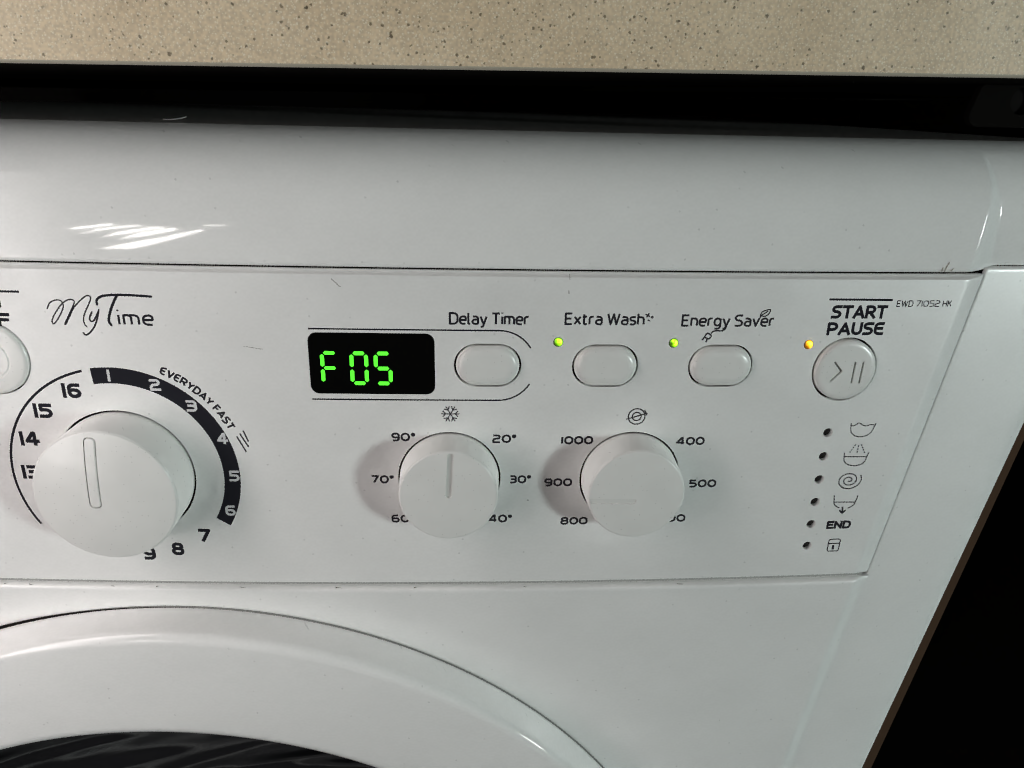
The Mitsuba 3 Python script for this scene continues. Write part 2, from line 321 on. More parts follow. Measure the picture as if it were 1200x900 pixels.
# ------------------------------------------------------------------ worktop over the machine
def tilt_counter(mb):
    for m in mb.m:
        v = m.vertices.copy(); a = math.radians(0.60)
        v[:, 2] += v[:, 0] * math.tan(a); m.vertices = v
    return mb
YC, ZC, TC = -26.0, 61.25, 38.0
xs = np.linspace(-900, 900, 61)
def sweep(prof, xs):
    n = len(prof); v = np.array([(x, y, z) for x in xs for y, z in prof]); f = []
    for i in range(len(xs) - 1):
        for j in range(n - 1): f.append([i * n + j, i * n + j + 1, (i + 1) * n + j + 1, (i + 1) * n + j])
    return MB().add(v, f)
r = 0.9
arc = lambda cy, cz, r, a0, a1, n=6: [(cy + r * math.cos(t), cz + r * math.sin(t)) for t in np.radians(np.linspace(a0, a1, n))]
top = arc(YC + 4, ZC + TC - 4, 4, 180, 90) + [(600, ZC + TC)]
put('countertop__front_edge', tilt_counter(sweep([(YC, ZC + .9)] + top, xs)), 'speckled_laminate', bulge=False)
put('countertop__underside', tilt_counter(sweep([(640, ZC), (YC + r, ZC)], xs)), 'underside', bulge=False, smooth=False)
put('countertop__bottom_lip', tilt_counter(sweep(arc(YC + r, ZC + r, r, 270, 180), xs)), 'laminate_edge', bulge=False)
labels['countertop'] = {'label': 'beige speckled kitchen worktop running above the washing machine', 'category': 'countertop'}
labels['countertop__bottom_lip'] = {'label': 'plain greyish bottom lip of the worktop'}

# cabinet side that carries the worktop, in the dark to the right
put('kitchen_cabinet__side_panel', boxm(MB(), 420, 438, 20, 625, -800, 64.4), 'void_black', smooth=False, bulge=False)
labels['kitchen_cabinet'] = {'label': 'unlit black cabinet side in the gap right of the machine', 'category': 'cabinet'}
# bracket with the round hole, under the worktop at the right end
hole = circle(188.2, 57.6, 4.6, 40)
b = slab(MB(), [(168, 48.5), (240, 48.5), (240, 63.4), (172, 63.0)], [4, 1, 1, 2], 33, 30, 0.5, holes=[(hole, 3.0, False)])
put('worktop_bracket__plate', b, 'dark_metal', bulge=False)
put('worktop_bracket__screw_hole', tri(MB(), Polygon(circle(188.2, 57.6, 4.55, 40)), 32.8), 'black_hole', bulge=False, smooth=False)
labels['worktop_bracket'] = {'label': 'dark bracket with a round hole hanging under the worktop at the right', 'category': 'bracket'}

# ------------------------------------------------------------------ washing machine: body, fascia, front frame
labels[WM] = {'label': 'white washing machine with green lit display under the speckled worktop', 'category': 'washing machine'}

# top fascia with lid: profile in (y, z), plus the crease near the right end
SH = 21.0
def fas_y(z): return 0.35 + 0.0029 * max(z, 0) ** 2
prof = [(4.0, 0.45), (1.6, 0.5), (0.85, 0.75), (0.5, 1.2)] + [(fas_y(z), z) for z in np.linspace(2, SH, 18)]
t0 = math.atan(2 * .0029 * SH); RF = (44.9 - SH) / (1 - math.sin(t0))
prof += [(fas_y(SH) + RF * (math.cos(t0) - math.cos(t)), SH + RF * (math.sin(t) - math.sin(t0))) for t in np.linspace(t0 + .04, math.pi / 2 - .25, 26)]
yl_, zl_ = prof[-1]
XL = np.unique(np.concatenate([np.linspace(-430, 150, 117), np.linspace(150, 232, 165)]))
def crease(x, z):
    zz = min(max(z, 0), 45); w = 10.5 * max(1 - zz / 40.0, 0) ** .8 + .35
    cx = 170.5 + 1.6 * math.sin(zz / 45 * math.pi) - 2.2 * (zz / 45) ** 2
    t = min(max((x - (cx - w / 2)) / w, 0), 1)
    return 0.42 * w * (t * t * (3 - 2 * t) * .4 + t * .6)
v, f, n = [], [], len(prof)
for x in XL:
    for y, z in prof:
        xx = min(x, 1e9)
        yy = y + crease(x, z)
        e = x - (xe(0) - 9.0 + 0.04 * z)
        if e > 0: yy += 9.0 - math.sqrt(max(81 - min(e, 9.0) ** 2, 0))
        up = 1.7 * (1 / (1 + math.exp(-(x - 175.5) / 1.0))) * max(1 - z / 8.0, 0)
        v.append((min(x, xe(0) + 0.04 * z), yy, z + up))
for i in range(len(XL) - 1):
    for j in range(n - 1): f.append([i * n + j, (i + 1) * n + j, (i + 1) * n + j + 1, i * n + j + 1])
put(WM + '__top_fascia', MB().add(v, f), 'gloss_plastic', smooth=40, label='rounded white top edge above the control panel')

# sheets behind the seam gaps, black or grey in place of their shade
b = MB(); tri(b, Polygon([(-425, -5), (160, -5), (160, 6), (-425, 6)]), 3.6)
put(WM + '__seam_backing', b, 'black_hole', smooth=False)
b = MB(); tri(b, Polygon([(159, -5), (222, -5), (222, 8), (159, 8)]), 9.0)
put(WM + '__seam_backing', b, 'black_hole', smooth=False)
b = MB(); tri(b, Polygon([(-425, -131), (xr(-124) - 2, -131), (xr(-124) - 2, -119), (-425, -119)]), 2.9)  # grey sheet carries the shading of the bottom seam
put(WM + '__seam_shade_strip', b, 'seam_shade_grey', smooth=False)

# control panel
PV = [(-430 + .0, -124.3), (xr(-124.3), -124.3), (xr(-0.35), -0.35), (-430, -0.35)]
holes = [(circle(*DIAL, 25.1), 2.5, False)] + [(circle(*c, RS + .62), 2.5, False) for c in (TEMP, SPIN)]
holes += [(outline(rect(OW + 1.3, OH + 1.3, *c), (OH + 1.3) / 2 - .01), 2.5, False) for c in OV]
holes += [(circle(*START, RST + .75), 2.5, False), (circle(*POWER, RPW + .45), 2.5, False)]
DW, DH, DC = 43.2, 22.2, (-43.3, -33.1)
holes += [(outline(rect(DW + .2, DH + .2, *DC), 3.1), 1.2, False)]
holes += [(circle(*c, 1.75, 28), 2.0, False) for c in LED_ON] + [(circle(*c, 1.82, 28), 2.4, False) for c in LED_OFF]
prof_panel = [(0, 4.6), (0, 3.2), (.06, 2.75), (.2, 2.45), (.45, 2.25), (1.2, 1.68), (2.0, 1.12), (2.8, .58), (3.3, .25), (3.8, .06), (4.4, 0)]
def panel_ring(d, y):
    # the bevel runs 8 mm wide down the right side and is only a small round elsewhere
    small = [0, 0, .1, .3, .6, 1.0, 1.3, 1.55, 1.75, 1.95, 2.2][[0, 0, .06, .2, .45, 1.2, 2.0, 2.8, 3.3, 3.8, 4.4].index(d)] * .80
    V = np.array([(-430 + small, -124.3 + small), (xr(-124.3) - d * 1.9, -124.3 + small), (xr(-0.35) - d * 1.9, -0.35 - small), (-430 + small, -0.35 - small)])
    return outline(V, [.6, .9, .6, .6], 0, 4, None)
def dens_ring(c, ref, step=4.0):
    o = []
    for i in range(len(c)):
        k = max(1, int(np.linalg.norm(ref[(i + 1) % len(c)] - ref[i]) / step))
        o += [c[i] + (c[(i + 1) % len(c)] - c[i]) * j / k for j in range(k)]
    return np.array(o)
ref = panel_ring(0, 0); rings = [(dens_ring(panel_ring(d, y), ref), y) for d, y in prof_panel]
b = MB(); loft(b, rings)
face = Polygon(rings[-1][0])
for c, _, _ in holes: face = face.difference(Polygon(c))
tri(b, face, 0)
for c, dep, _ in holes: loft(b, [(np.asarray(c), 0), (np.asarray(c), dep)])
put(CP, b, 'white_plastic', smooth=25, label='flat white panel with dials, buttons and black print')
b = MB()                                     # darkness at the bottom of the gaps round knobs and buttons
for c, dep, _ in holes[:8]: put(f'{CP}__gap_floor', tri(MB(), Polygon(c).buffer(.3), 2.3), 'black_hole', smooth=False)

# front frame below the panel and the border strip right of it
ZT = -124.9
ZT = -125.6
zl = [ZT] * 5 + list(ZT - np.array([.75, 1.2, 1.9, 2.9, 4, 7, 11, 16])) + list(np.linspace(-145, -560, 60))
yl = [3.6, 2.2, 1.5, .95, .55, .15, -.05, -.12, -.1, 0, .1, .2, .25] + [.3] * 60
zl[1] -= .05; zl[2] -= .14; zl[3] -= .32; zl[4] -= .52
zl = np.minimum.accumulate(np.array(zl)); T_ = np.concatenate([np.linspace(0, .88, 90), np.linspace(.885, 1, 60)])
v, f, n = [], [], len(T_)
for z, y in zip(zl, yl):
    xb = xr(z) + 1.2
    for t in T_:
        x = -430 + t * (xb + 430)
        s = min(max((x - (xb - 8)) / 8, 0), 1)
        v.append((x, y + 2.9 * (s * s * (3 - 2 * s)) * (1 if y < 1 else .3), z))
for i in range(len(zl) - 1):
    for j in range(n - 1): f.append([i * n + j, i * n + j + 1, (i + 1) * n + j + 1, (i + 1) * n + j])
f = [q for q in f if np.hypot(np.mean([v[k][0] for k in q]) + 123.8, np.mean([v[k][2] for k in q]) + 352.8) > 196]
b = MB().add(v, f)
zs = np.concatenate([[1.88, 1.86, 1.75, 1.5, .9], np.linspace(0.0, -124, 50), np.linspace(-125, -560, 80)])
us = [(0, 4.6), (0, 3.6), (.004, 3.3), (.02, 3.2), (.2, 3.5), (.4, 3.9), (.6, 4.5), (.72, 5.3)]
v, f = [], []
for z in zs:
    a, e = xr(z) + .45, xe(z); wd = e - a
    row = [(a + u * wd, y) for u, y in us]
    x0, y0 = row[-1]
    R = (e - x0)
    for t in np.linspace(.15, math.pi / 2, 9): row.append((x0 + R * math.sin(t), y0 + .9 * math.sin(t) + R * 1.0 * (1 - math.cos(t))))
    row.append((e, y0 + R + 14))
    row.append((e, 540))
    lip = {1.88: 2.6, 1.86: 1.2, 1.75: .6, 1.5: .2}.get(round(float(z), 2), 0)
    v += [(x, y + lip, z) for x, y in row]; n = len(row)
for i in range(len(zs) - 1):
    for j in range(n - 1): f.append([i * n + j, i * n + j + 1, (i + 1) * n + j + 1, (i + 1) * n + j])
b.add(v, f)
put(WM + '__front_frame', b, 'white_plastic', smooth=40, label='white front below the control panel with a creased right border')
# brown strip along the side, just behind the front's edge
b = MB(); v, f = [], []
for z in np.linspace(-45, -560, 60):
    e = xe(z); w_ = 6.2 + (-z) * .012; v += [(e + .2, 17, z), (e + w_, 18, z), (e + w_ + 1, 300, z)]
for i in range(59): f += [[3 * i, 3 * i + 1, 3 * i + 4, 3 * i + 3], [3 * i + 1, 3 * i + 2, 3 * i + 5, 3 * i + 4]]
put(WM + '__side_strip', b.add(v, f), 'strip_brown', smooth=False, label='dark brown strip along the side edge')
lid = [(yl_, zl_ - .12), (yl_ + 1.5, zl_ - .10), (560, zl_ - .05)]
put(WM + '__lid', sweep([(y, z) for y, z in lid], np.linspace(-430, 222, 80)), 'lid_grey', smooth=False, label='dark lid in the gap under the worktop')
put(WM + '__body', boxm(MB(), -425, 165, 60, 540, -795, 40), 'white_plastic', smooth=False)

# ------------------------------------------------------------------ door
DCN = (-123.8, -352.8)
def lathe(mb, c, prof, n=160):
    return loft(mb, [(circle(c[0], c[1], rr, n), y) for rr, y in prof])
AE, BE, XE = 183.5, 168.0, -131.5              # the opening is wider than high
def ell(da, n=320):
    t = np.arange(n) * 2 * math.pi / n
    return np.stack([XE + (AE + da) * np.cos(t), DCN[1] + (BE + da) * np.sin(t)], 1)
rings = [(circle(*DCN, rr, 320), y) for rr, y in ((217.9, .2), (217.9, -1.0), (217.8, -5.0), (217.6, -10), (217.4, -13.2), (217.2, -14.3), (216.7, -15.3), (215.9, -16.1), (214.9, -16.6), (213.4, -16.9))]
A_ = circle(*DCN, 213.4, 320)
rings += [(A_ * (1 - t) + ell(5.0) * t, -16.9 - .5 * math.sin(math.pi * t) + 1.4 * t) for t in (.15, .3, .5, .7, .85, 1)]
rings += [(ell(da), y) for da, y in ((3.0, -15.0), (1.4, -14.2), (.5, -13.0), (.1, -11), (0, 20))]
put(WM + '__door', loft(MB(), rings), 'gloss_plastic', smooth=40, label='round white door ring')
put(WM + '__door__gap', tri(MB(), Polygon(circle(DCN[0] - 3.6, DCN[1] + .1, 218.0, 320)).difference(Polygon(circle(*DCN, 212, 320))), -.2), 'black_hole', smooth=False, label='thin dark gap round the door rim, widest at the left')  # flat black crescent in place of the gap's darkness
put(WM + '__door__gap_ring', tri(MB(), Polygon(circle(*DCN, 218.7, 320)).difference(Polygon(circle(*DCN, 212, 320))), -.12), 'gap_ring_grey', smooth=False)  # flat grey ring drawn as the shaded joint round the door
b = MB(); loft(b, [(ell(-.2), -2), (ell(-9), 4), (ell(-30), 14), (ell(-70), 26), (ell(-120), 32), (ell(-167.5), 33)])
put(WM + '__door__glass', b, 'door_glass', smooth=40, label='dark glossy door glass')

# ------------------------------------------------------------------ knobs
def knob(key, c, Rb, Rc, h, groove, ang, label, fr=.7, insert=0, dome=.6):
    gx, gz, gw, gl, gd = groove
    g = affinity.translate(affinity.rotate(Polygon(outline(rect(gw, gl, gx, gz), gw * .38, 0, 5, 3)), ang, origin=(0, 0)), *c)
    gc = np.array(g.exterior.coords)[:-1]
    b = MB(); n = 120
    rr = [(Rb - .7, 3.2), (Rb - .15, 1.0), (Rb, 0), (Rb - .1, -.5)]
    rr += [(Rb + (Rc + .15 - Rb) * t, -.5 - (h - fr - .5) * t) for t in (.25, .5, .75, 1)]
    rr += [(Rc - fr + fr * math.cos(t), -h + fr - fr * math.sin(t)) for t in np.linspace(.2, math.pi / 2 - .12, 6)]
    lathe(b, c, rr, n)
    last = rr[-1][0]; h = -rr[-1][1]
    # the cap's face falls away slightly towards its rim
    face = Polygon(circle(*c, last, n)).difference(g)
    RD = last ** 2 / (2 * dome)
    tri(b, face, -h - dome, 2.0, (c[0], c[1], RD))
    yf = -h - dome
    loft(b, [(gc, yf), (gc, yf + gd)]); b.m[-1].vertices[:, 1] += ((gc - c) ** 2).sum(1)[np.tile(np.arange(len(gc)), 2)] / (2 * RD)
    k = put(key, b, 'knob_plastic', smooth=35, label=label)
    D_ = (c[0], c[1], RD)
    if insert:
        # a raised bar lies in the groove and leaves a narrow dark gap all round
        bar = lambda d: affinity.translate(affinity.rotate(Polygon(outline(rect(gw, gl, gx, gz), gw * .38, insert + d, 5, 3)), ang, origin=(0, 0)), *c)
        put(k + '__pointer_groove', tri(MB(), g.buffer(.2), yf + gd, 2.0, D_), 'groove_shade_grey', smooth=False)  # shade of the gap is in this floor's grey
        m = MB(); rs = [(np.array(bar(d).exterior.coords)[:-1], y) for d, y in ((0, yf + gd), (0, yf + .1), (.12, yf - .08), (.4, yf - .16))]
        loft(m, rs); n_ = len(rs[0][0]); m.m[-1].vertices[:, 1] += np.concatenate([((q - c) ** 2).sum(1) for q, _ in rs]) / (2 * RD)
        tri(m, bar(.4), yf - .16, 2.0, D_)
        put(k + '__pointer', m, 'knob_plastic', smooth=30)
    else: put(k + '__pointer', tri(MB(), g, yf + gd, 2.0, D_), 'groove_pale', smooth=False)
    return k
knob(WM + '__programme_dial', DIAL, 24.4, 24.4, 17.06, (-2.3, 9.6, 4.2, 25.6, .7), -2.0, 'large white dial inside the ring of numbers', .8, insert=.32, dome=2.4)
knob(WM + '__temperature_knob', TEMP, RS, 17.35, 13.35, (0, 8.1, 2.2, 17.2, .9), -3.0, 'small white knob between temperatures, pointer up')
knob(WM + '__spin_speed_knob', SPIN, RS, 17.35, 13.35, (-2.2, 8.6, 2.0, 17.0, .4), 90.0, 'small white knob between spin speeds, pointer to the left')

# ------------------------------------------------------------------ buttons
for c, nm in zip(OV, ('delay_timer', 'extra_wash', 'energy_saver')):
    b = MB(); prof = [(0, 2.3), (0, .4), (.08, -.2), (.35, -.85), (.8, -1.4), (1.4, -1.85), (2.2, -2.15), (3.4, -2.3)]
    rings = [(outline(rect(OW, OH, *c), OH / 2 - .01, d), y) for d, y in prof]
    loft(b, rings); tri(b, Polygon(rings[-1][0]), -2.3)
    put(f'{WM}__{nm}_button', b, 'knob_plastic', smooth=40, label={'delay_timer': 'oval button right of the display', 'extra_wash': 'oval button below Extra Wash', 'energy_saver': 'oval button below Energy Saver'}[nm])
def sym(pts, w): return [LineString(p).buffer(w / 2, cap_style='square') for p in pts]
sx, sz = START
marks = sym([[(121.5, -31.8), (124.4, -35.1), (121.1, -38.8)], [(129.1, -31.9), (129.0, -39.4)], [(132.15, -31.9), (131.95, -39.4)]], .75)
b = MB(); prof = [(RST, 2.3), (RST, .1), (RST - .08, -.5), (RST - .3, -.95), (RST - .7, -1.25), (RST - 1.4, -1.48), (RST - 2.2, -1.55)]
lathe(b, START, prof, 96)
face = Polygon(circle(*START, RST - 2.2, 96)).difference(unary_union(marks)); tri(b, face, -1.55)
for g in marks:
    c = np.array(g.exterior.coords)[:-1]; loft(b, [(c, -1.55), (c, -.75)])
k = put(WM + '__start_button', b, 'knob_plastic', smooth=35, label='round button with play and pause marks')
for g in marks: put(k + '__mark', tri(MB(), g, -.75), 'groove_shade_grey', smooth=False)  # grey floors carry the shade inside the marks
b = MB(); prof = [(RPW, 2.3), (RPW, .3), (RPW - .1, -.6), (RPW - .5, -1.1), (RPW - 1.4, -1.45), (7.4, -1.6), (7.1, -1.2), (6.8, -1.2), (6.5, -1.62), (3.4, -1.65), (3.1, -1.3), (2.8, -1.3), (2.5, -1.65), (.05, -1.65)]
lathe(b, POWER, prof, 96)
put(WM + '__power_button', b, 'knob_plastic', smooth=30, label='round power button with rings, cut by the left picture edge')

# ------------------------------------------------------------------ display and lamps
b = slab(MB(), rect(DW, DH, *DC), 3.0, 1.2, -.12, .12)
D = put(WM + '__display', b, 'display_black', smooth=30, label='black display showing F05 in green')
def segs(ch, x0, z0, w, h, lean, t=1.42):
    on = {'F': 'aefg', '0': 'abcdef', '5': 'acdfg'}[ch]; out = []
    m = z0 + h / 2; g = .16
    ends = {'a': ((x0, z0 + h), (x0 + w, z0 + h)), 'g': ((x0, m), (x0 + w, m)), 'd': ((x0, z0), (x0 + w, z0)), 'f': ((x0, z0 + h), (x0, m)), 'e': ((x0, m), (x0, z0)), 'b': ((x0 + w, z0 + h), (x0 + w, m)), 'c': ((x0 + w, m), (x0 + w, z0))}
    for s in on:
        a, c = np.array(ends[s][0]), np.array(ends[s][1]); d = (c - a) / np.linalg.norm(c - a); q = np.array([-d[1], d[0]])
        a, c = a + d * (g + .25), c - d * (g + .25); tt = t / 2
        out.append(Polygon([a, a + d * tt * .8 + q * tt, c - d * tt * .8 + q * tt, c, c - d * tt * .8 - q * tt, a + d * tt * .8 - q * tt]))
    g = unary_union(out)
    return affinity.affine_transform(g, [1, lean, 0, 1, -lean * m, 0])
green = [0.14, 1.35, 0.055]
for ch, x0, w in (('F', -60.4, 5.0), ('0', -50.3, 5.0), ('5', -42.0, 5.0)):
    put(D + '__digit', tri(MB(), segs(ch, x0, -40.2, w, 11.0, 0.0), -.19), 'display_black', smooth=False,
        label=f'green lit digit {ch}', emitter={'type': 'area', 'sampling_weight': 0.15, 'radiance': rgb(*green)})
def dome(mb, c, r, y0, h, n=24, wall=True):
    return lathe(mb, c, ([(r, 2.0)] if wall else []) + [(r * math.cos(t), y0 - h * math.sin(t)) for t in np.linspace(0, math.pi / 2 - .02, 6)], n)
def lens(c, e):
    # the chip behind the moulded lens: bright to one side, darker facets on the other
    def f(p, n, uv):
        x, z = p.x * 1000 - c[0], (p.z - ZP) * 1000 - c[1]
        k = 0.12 + 1.5 * smoothstep(-.9, .6, x * .75 + z * .55 + 0.9 * (noise(x * 1.3 + c[0], z * 1.3, 2.5) - .35)) * (0.6 + .8 * noise(x * 2.1 + c[0] * 3, z * 2.1, 7.7))
        k = k * smoothstep(1.75, 1.2, dr.sqrt(x * x + z * z))
        return mi.Color3f(*e) * k + mi.Color3f(e[0] * .5, e[1] * .5, .05) * smoothstep(1.1, 1.6, k)
    return f
for i, c in enumerate(LED_ON):
    e = [0.46, 1.25, 0.012] if i < 2 else [2.9, 1.05, 0.03]
    put(WM + '__indicator_lamp', dome(MB(), c, 1.74, .15, .85, wall=False), 'dark_lens', smooth=True, uvc=c, emitter={'type': 'area', 'sampling_weight': 0.5, 'radiance': proc(lens(c, e))},
        label=('lit green lamp left of the extra wash button', 'lit green lamp left of the energy saver button', 'lit amber lamp beside the start button')[i])
for c in LED_OFF: put(WM + '__stage_lamp', dome(MB(), c, 1.75, 2.0, .35), 'dark_lens', smooth=True)

# ------------------------------------------------------------------ print on the panel
def line(pts, w, cap='flat'): return LineString(dens(np.asarray(pts, float))).buffer(w / 2, cap_style=cap, join_style='round', quad_segs=6)
L_ = 'lettering'
ink(L_, text_at('Delay Timer', -16.6, 10.9, -18.6, 4.4, .64), label='Delay Timer')
ink(L_, text_at('Extra Wash', 23.1, 51.0, -18.4, 4.4, .64), label='Extra Wash')
ink('sparkle_mark', ink_shape([[(51.1, -14.36), (52.67, -15.26)], [(52.42, -14.04), (51.5, -15.57)], [(52.0, -16.45), (52.9, -16.85)], [(53.0, -15.5), (54.0, -15.4)], [(53.5, -15.0), (53.45, -15.9)]], .45))
ink(L_, unary_union([text_at('Energy Saver', 64.0, 97.3, -18.8, 4.4, .64)]), label='Energy Saver')
ink('plug_symbol', unary_union([ink_shape([spline([(80.22,-18.4),(79.87,-19.55),(78.78,-20.28),(77.17,-20.28),(75.83,-20.43),(74.96,-21.23)])], .5), ink_shape([rp([(73.68,-21.02),(75.3,-22.03),(74.53,-23.42),(72.72,-22.55)], .4, True)], .48), ink_shape([[(72.73,-22.69),(72.06,-23.72)], [(73.87,-23.28),(73.44,-24.45)]], .55)]))
ink('leaf_symbol', ink_shape([spline([(91.91,-14.84),(92.52,-13.33),(95.1,-12.61),(94.87,-13.98),(93.65,-14.98),(91.91,-14.84)]), [(91.26,-17.11),(92.12,-14.77),(94.46,-13.15)]], .4))
# frame round display and delay button
def arc_pts(cx, cz, r, a0, a1, n=24): return [(cx + r * math.cos(t), cz + r * math.sin(t)) for t in np.radians(np.linspace(a0, a1, n))]
ink('frame_line', line([(-64.5, -20.6), (0, -20.6)] + arc_pts(0.6, -33.5, 12.9, 86, 31)[:], .55))
ink('frame_line', line([(-64.8, -46.4), (0, -46.4)] + arc_pts(0.6, -33.5, 12.9, 274, 329)[:], .55))
# snowflake and spin symbol
fl = []
for k in range(6):
    a = math.radians(60 * k); d, q = np.array([math.cos(a), math.sin(a)]), np.array([-math.sin(a), math.cos(a)])
    c0 = np.array([-16.3, -51.7]); fl.append([c0, c0 + 3.3 * d])
    for s in (1, -1): fl.append([c0 + 1.7 * d, c0 + 2.75 * d + s * 1.15 * q])
ink('snowflake_symbol', ink_shape(fl, .36))
sc0 = (51.1, -52.7)
ink('spin_symbol', ink_shape([circle(*sc0, 3.05, 36).tolist() + [tuple(circle(*sc0, 3.05, 36)[0])], circle(*sc0, 1.6, 30).tolist() + [tuple(circle(*sc0, 1.6, 30)[0])],
     [(47.3, -53.8), (55.0, -51.4)], [(53.8, -50.2), (54.9, -52.3)]], .42))
# numbers round the small knobs
for s, x0, x1, zb in (('90o', -37.6, -29.1, -62.5), ('20o', -1.2, 7.4, -63.1), ('70o', -45.6, -37.3, -79.6), ('30o', 5.3, 13.3, -79.6), ('60o', -38.6, -30.1, -96.1), ('40o', -2.2, 6.6, -96.2)):
    ink('temperature_number', text_at(s, x0, x1, zb, 3.35, .68, gap=.3), label=s.replace('o', ' degrees'))
for s, x0, x1, zb in (('1000', 23.9, 35.7, -63.7), ('400', 66.7, 77.4, -64.3), ('900', 18.4, 28.8, -80.9), ('500', 73.4, 83.9, -82.0), ('800', 25.2, 35.6, -97.4), ('600', 62.8, 73.5, -96.8)):
    ink('speed_number', text_at(s, x0, x1, zb, 3.3, .70, gap=.3), label=s)
# the big dial's ring
RA, RI = 41.2, 35.33
def pol(r, a): return (DIAL[0] + r * math.cos(math.radians(a)), DIAL[1] + r * math.sin(math.radians(a)))
ink('dial_arc', line([pol(RA - .45, a) for a in np.linspace(103.0, 211.5, 70)], .9))
band = Polygon([pol(RA, a) for a in np.linspace(98.7, -30.4, 90)] + [pol(RI, a) for a in np.linspace(-30.0, 99.5, 90)])
white = []
for s, (x, z) in zip('123456', ((-134.4, -38.7), (-118.9, -41.9), (-107.2, -49.6), (-97.9, -62.0), (-95.2, -77.0), (-98.1, -91.4))):
    g = text_c(s, x, z, 3.7 if s != '1' else 1.0, 4.3, .85); white.append(g)
ink('dial_band', band.difference(unary_union(white).buffer(.0)), label='black band with white numbers 1 to 6')
for s, g in zip('123456', white): ink('dial_number', g, 'white_ink', label=f'white {s}', y=-.03)
for s, x, z, w in (('7', -108.8, -102.1, 4.4), ('8', -119.6, -108.2, 4.6), ('9', -130.6, -110.4, 4.6), ('16', -148.2, -44.6, 6.6), ('15', -159.6, -52.4, 6.6), ('14', -166.5, -63.3, 6.8), ('13', -168.4, -76.7, 6.8), ('10', -141.5, -110.5, 7.5), ('11', -150.5, -105.0, 4.2), ('12', -160.5, -98.0, 6.4)):
    if s in ('10', '11', '12'): continue
    ink('dial_number', text_c(s, x, z, w, 5.4, 1.2, gap=.34), label=s)
txt, wd = word('QVQRYDAY FAST', .24); Rt = 43.0; cap, sw = 3.0, .62; span = 40.6; a0 = 65.8
kx = math.radians(span) * (Rt + 1.2) / wd; out = []
for l in txt:
    l = dens(np.asarray(l), .15); a = np.radians(a0) - l[:, 0] * kx / (Rt + 1.2); rr = Rt + .2 + l[:, 1] * (cap - sw)
    out.append(np.column_stack([DIAL[0] + rr * np.cos(a), DIAL[1] + rr * np.sin(a)]))
ink(L_, ink_shape(out, sw), label='EVERYDAY FAST')
for i, (p, q) in enumerate((((-90.14, -58.82), (-88.68, -63.15)), ((-91.47, -60.01), (-88.81, -65.27)), ((-92.64, -61.11), (-89.84, -67.23)))):
    ink('speed_stroke', line([p, q], .56))
# script lettering
s1 = spline([(-150.92,-15.1),(-149.79,-13.24),(-147.9,-12.25),(-146.07,-12.28),(-145.37,-13.88),(-146.28,-16.11),(-148.21,-18.89),(-149.8,-20.49),(-150.08,-19.3),(-148.7,-16.9),(-146.22,-13.9),(-144.01,-12.24),(-142.11,-11.91),(-141.59,-12.92),(-143.21,-16.04),(-145.78,-20.4)])
s2 = spline([(-145.78,-20.4),(-142.16,-14.91),(-138.73,-11.54),(-136.77,-10.41),(-135.83,-11.12),(-136.67,-13.11),(-138.46,-16.09),(-139.45,-18.56),(-139.35,-20.42),(-138.77,-21.23)])
y1 = spline([(-136.26,-16.12),(-137.29,-17.99),(-137.15,-19.25),(-136.02,-18.93),(-133.99,-15.7)]); y2 = spline([(-133.84,-15.26),(-134.74,-18.09),(-136.45,-21.48),(-138.63,-23.71),(-139.84,-24.11),(-140.3,-23.44)])
t1 = spline([(-134.09,-13.35),(-133.92,-11.88),(-132.0,-10.53),(-127.54,-10.0),(-121.91,-10.04),(-115.76,-10.35)]); t2 = spline([(-127.0,-10.14),(-129.03,-13.54),(-130.6,-17.11),(-131.06,-19.13),(-130.49,-20.46)])
g = unary_union([ink_shape([s1, s2], .42, 'round'), ink_shape([[(-142.0, -14.2), (-145.85, -20.4)]], .75, 'round'), ink_shape([y1, y2], .52, 'round'), ink_shape([t1], .75, 'round'), ink_shape([t2], .8, 'round'), text_at('ime', -128.0, -116.0, -20.5, 5.3, .72, gap=.24)])
ink(L_, g, label='script lettering reading MyTime')
# on off lettering at the left edge
ink(L_, text_at('ON', -176.0, -166.2, -15.2, 4.6, 1.0), label='ON'); ink(L_, text_at('OFF', -178.5, -164.2, -21.7, 4.6, 1.0), label='OFF'); ink('title_line', line([(-187, -9.6), (-159.2, -9.6)], .75))
# start pause
ink(L_, text_at('START', 117.6, 138.0, -15.8, 4.8, .98, gap=.26), label='START'); ink(L_, text_at('PAUSQ', 117.0, 138.0, -21.9, 4.7, .98, gap=.26), label='PAUSE')
ink('title_line', line([(115.9, -8.9), (139.2, -9.1)], .75)); ink(L_, text_at('EWD 71052 HK', 141.0, 161.7, -11.6, 2.4, .32, gap=.24), label='small type code near the panel edge')
# programme stage symbols
ink('wash_symbol', ink_shape([spline([(132.74,-56.18),(133.19,-59.35),(134.58,-61.08),(136.63,-61.78),(138.94,-61.6),(140.74,-60.59),(141.66,-59.13),(142.52,-56.34)]), spline([(133.0,-57.21),(134.21,-57.23),(135.77,-56.16),(137.74,-57.22),(139.31,-57.32),(140.51,-56.9),(142.26,-57.15)])], .36))
def dash(a, c, n=3):
    a, c = np.array(a), np.array(c); return [[a + (c - a) * (i / n), a + (c - a) * ((i + .6) / n)] for i in range(n)]
P_ = [(136.24,-64.98),(134.11,-68.86),(137.39,-65.3),(137.31,-69.07),(138.39,-65.03),(140.59,-68.99)]
ink('rinse_symbol', ink_shape([spline([(132.37,-68.29),(132.78,-71.71),(134.36,-73.27),(137.01,-73.94),(139.46,-73.53),(141.02,-72.27),(141.47,-70.53),(142.05,-68.34)]), [(132.54,-70.03),(141.48,-70.22)]], .38).union(ink_shape(dash(P_[0], P_[1], 4) + dash(P_[2], P_[3], 3) + dash(P_[4], P_[5], 4), .46)))
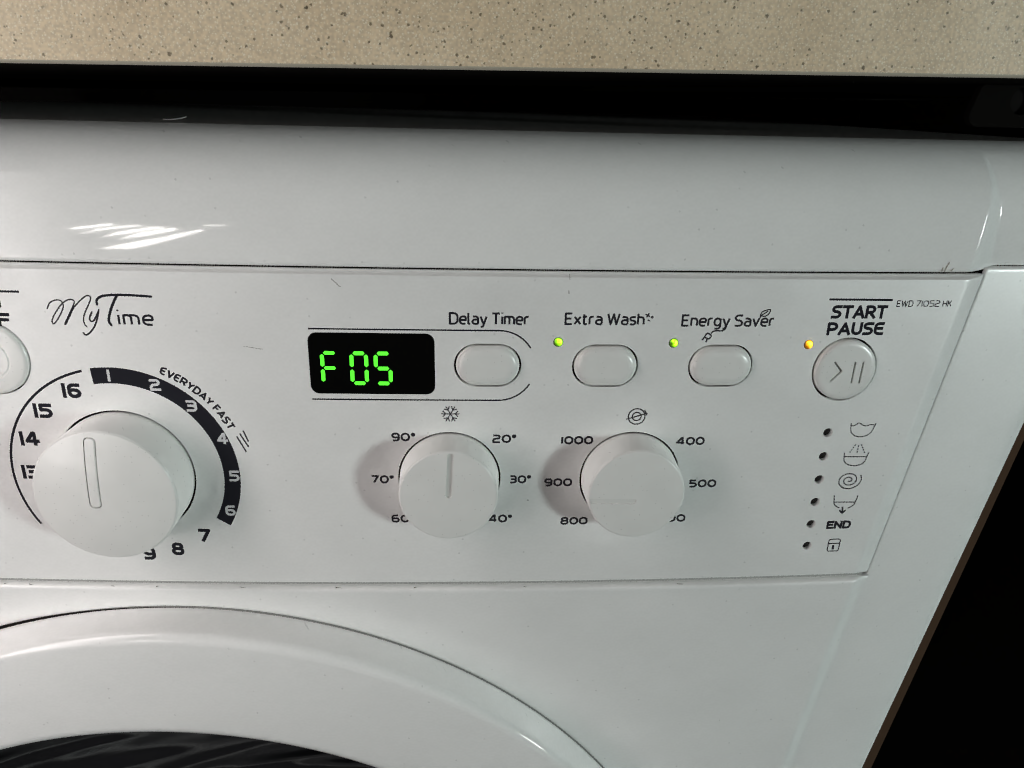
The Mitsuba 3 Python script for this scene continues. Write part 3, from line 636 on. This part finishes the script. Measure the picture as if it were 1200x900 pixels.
th = np.linspace(0, 2.45 * 2 * math.pi, 100); rr = .35 + 4.1 * (th / th[-1]); ph = th[-1] + math.radians(28)
ink('spiral_symbol', ink_shape([np.column_stack([136.3 + 1.14 * rr * np.cos(th - th[-1] + math.radians(32)), -80.15 + .93 * rr * np.sin(th - th[-1] + math.radians(32))])], .42))
ink('drain_symbol', ink_shape([rp([(131.57,-86.55),(132.11,-90.36),(132.94,-91.34),(134.72,-92.27)], .8), rp([(141.27,-86.81),(140.45,-90.99),(138.08,-92.52)], .8), [(132.11,-89.57),(140.52,-89.8)]], .4).union(ink_shape([[(135.86,-91.66),(136.23,-94.48)], [(134.82,-93.23),(136.2,-94.6),(137.39,-93.15)]], .6)))
ink(L_, text_at('END', 130.8, 140.7, -101.5, 3.5, .85, gap=.26), label='END')
ink('lock_symbol', ink_shape([rp([(133.03,-106.36),(137.71,-106.27),(137.66,-111.76),(133.0,-111.76)], .7, True), [(133.06,-108.26),(137.63,-108.25)]], .42).union(ink_shape([[(135.17,-109.0),(135.22,-111.0)]], .8)))

# marks of wear
rnd = random.Random(4)
def scuff(pts, w, mat='scuff_grey', y=-.05): put(f'{CP}__scuff', tri(MB(), ink_shape([pts], w), y), mat, smooth=False)
scuff([(-55.6, -3.3), (-53.2, -5.6), (-52.6, -5.9)], .28); scuff([(24.0, -.6), (24.2, -2.6)], .25); scuff([(24.0, -6.3), (24.15, -7.5)], .3)
for k in range(9):
    x0 = (-187, -176, -150, -128, -101, -60, -34, 12, 70)[k] + rnd.uniform(-4, 4); l = rnd.uniform(.6, 3.2)
    scuff([(x0, -125.7), (x0 + l, -125.75 - rnd.uniform(0, .5))], rnd.uniform(.2, .4), 'grey_ink', .75)
scuff([(156.3, .9), (156.7, 2.6), (157.5, 4.3)], .3, 'brown_grime', .15); scuff([(155.2, 1.0), (155.5, 2.4)], .3, 'brown_grime', .2); scuff([(158.6, 1.2), (159.5, 2.2)], .3, 'brown_grime', .2)
scuff([(12.3, -86.6), (12.7, -86.9)], .5); scuff([(-87.0, -27.2), (-80.5, -28.2)], .18)

# the little curl of lint on the lid
pts = np.array([(-113.5 + 8 * t, 24.5 - 1.6 * math.sin(math.pi * t), 45.05 + 1.0 * t ** 3) for t in np.linspace(0, 1, 16)])
def tube(mb, p, r, n=6):
    p = np.asarray(p, float); t = np.gradient(p, axis=0); t /= np.linalg.norm(t, axis=1)[:, None]
    a = np.cross(t, [0, .3, 1]); a /= np.linalg.norm(a, axis=1)[:, None]; c = np.cross(t, a); v = []
    for i in range(len(p)):
        for k in range(n): v.append(p[i] + r * (math.cos(2 * math.pi * k / n) * a[i] + math.sin(2 * math.pi * k / n) * c[i]))
    f = [[i * n + k, i * n + (k + 1) % n, (i + 1) * n + (k + 1) % n, (i + 1) * n + k] for i in range(len(p) - 1) for k in range(n)]
    return mb.add(v, f)
k = put('lint_curl', tube(MB(), pts, .17), 'lint_grey', smooth=True, label='pale curl of lint lying on the top edge in the dark gap', cat='lint')
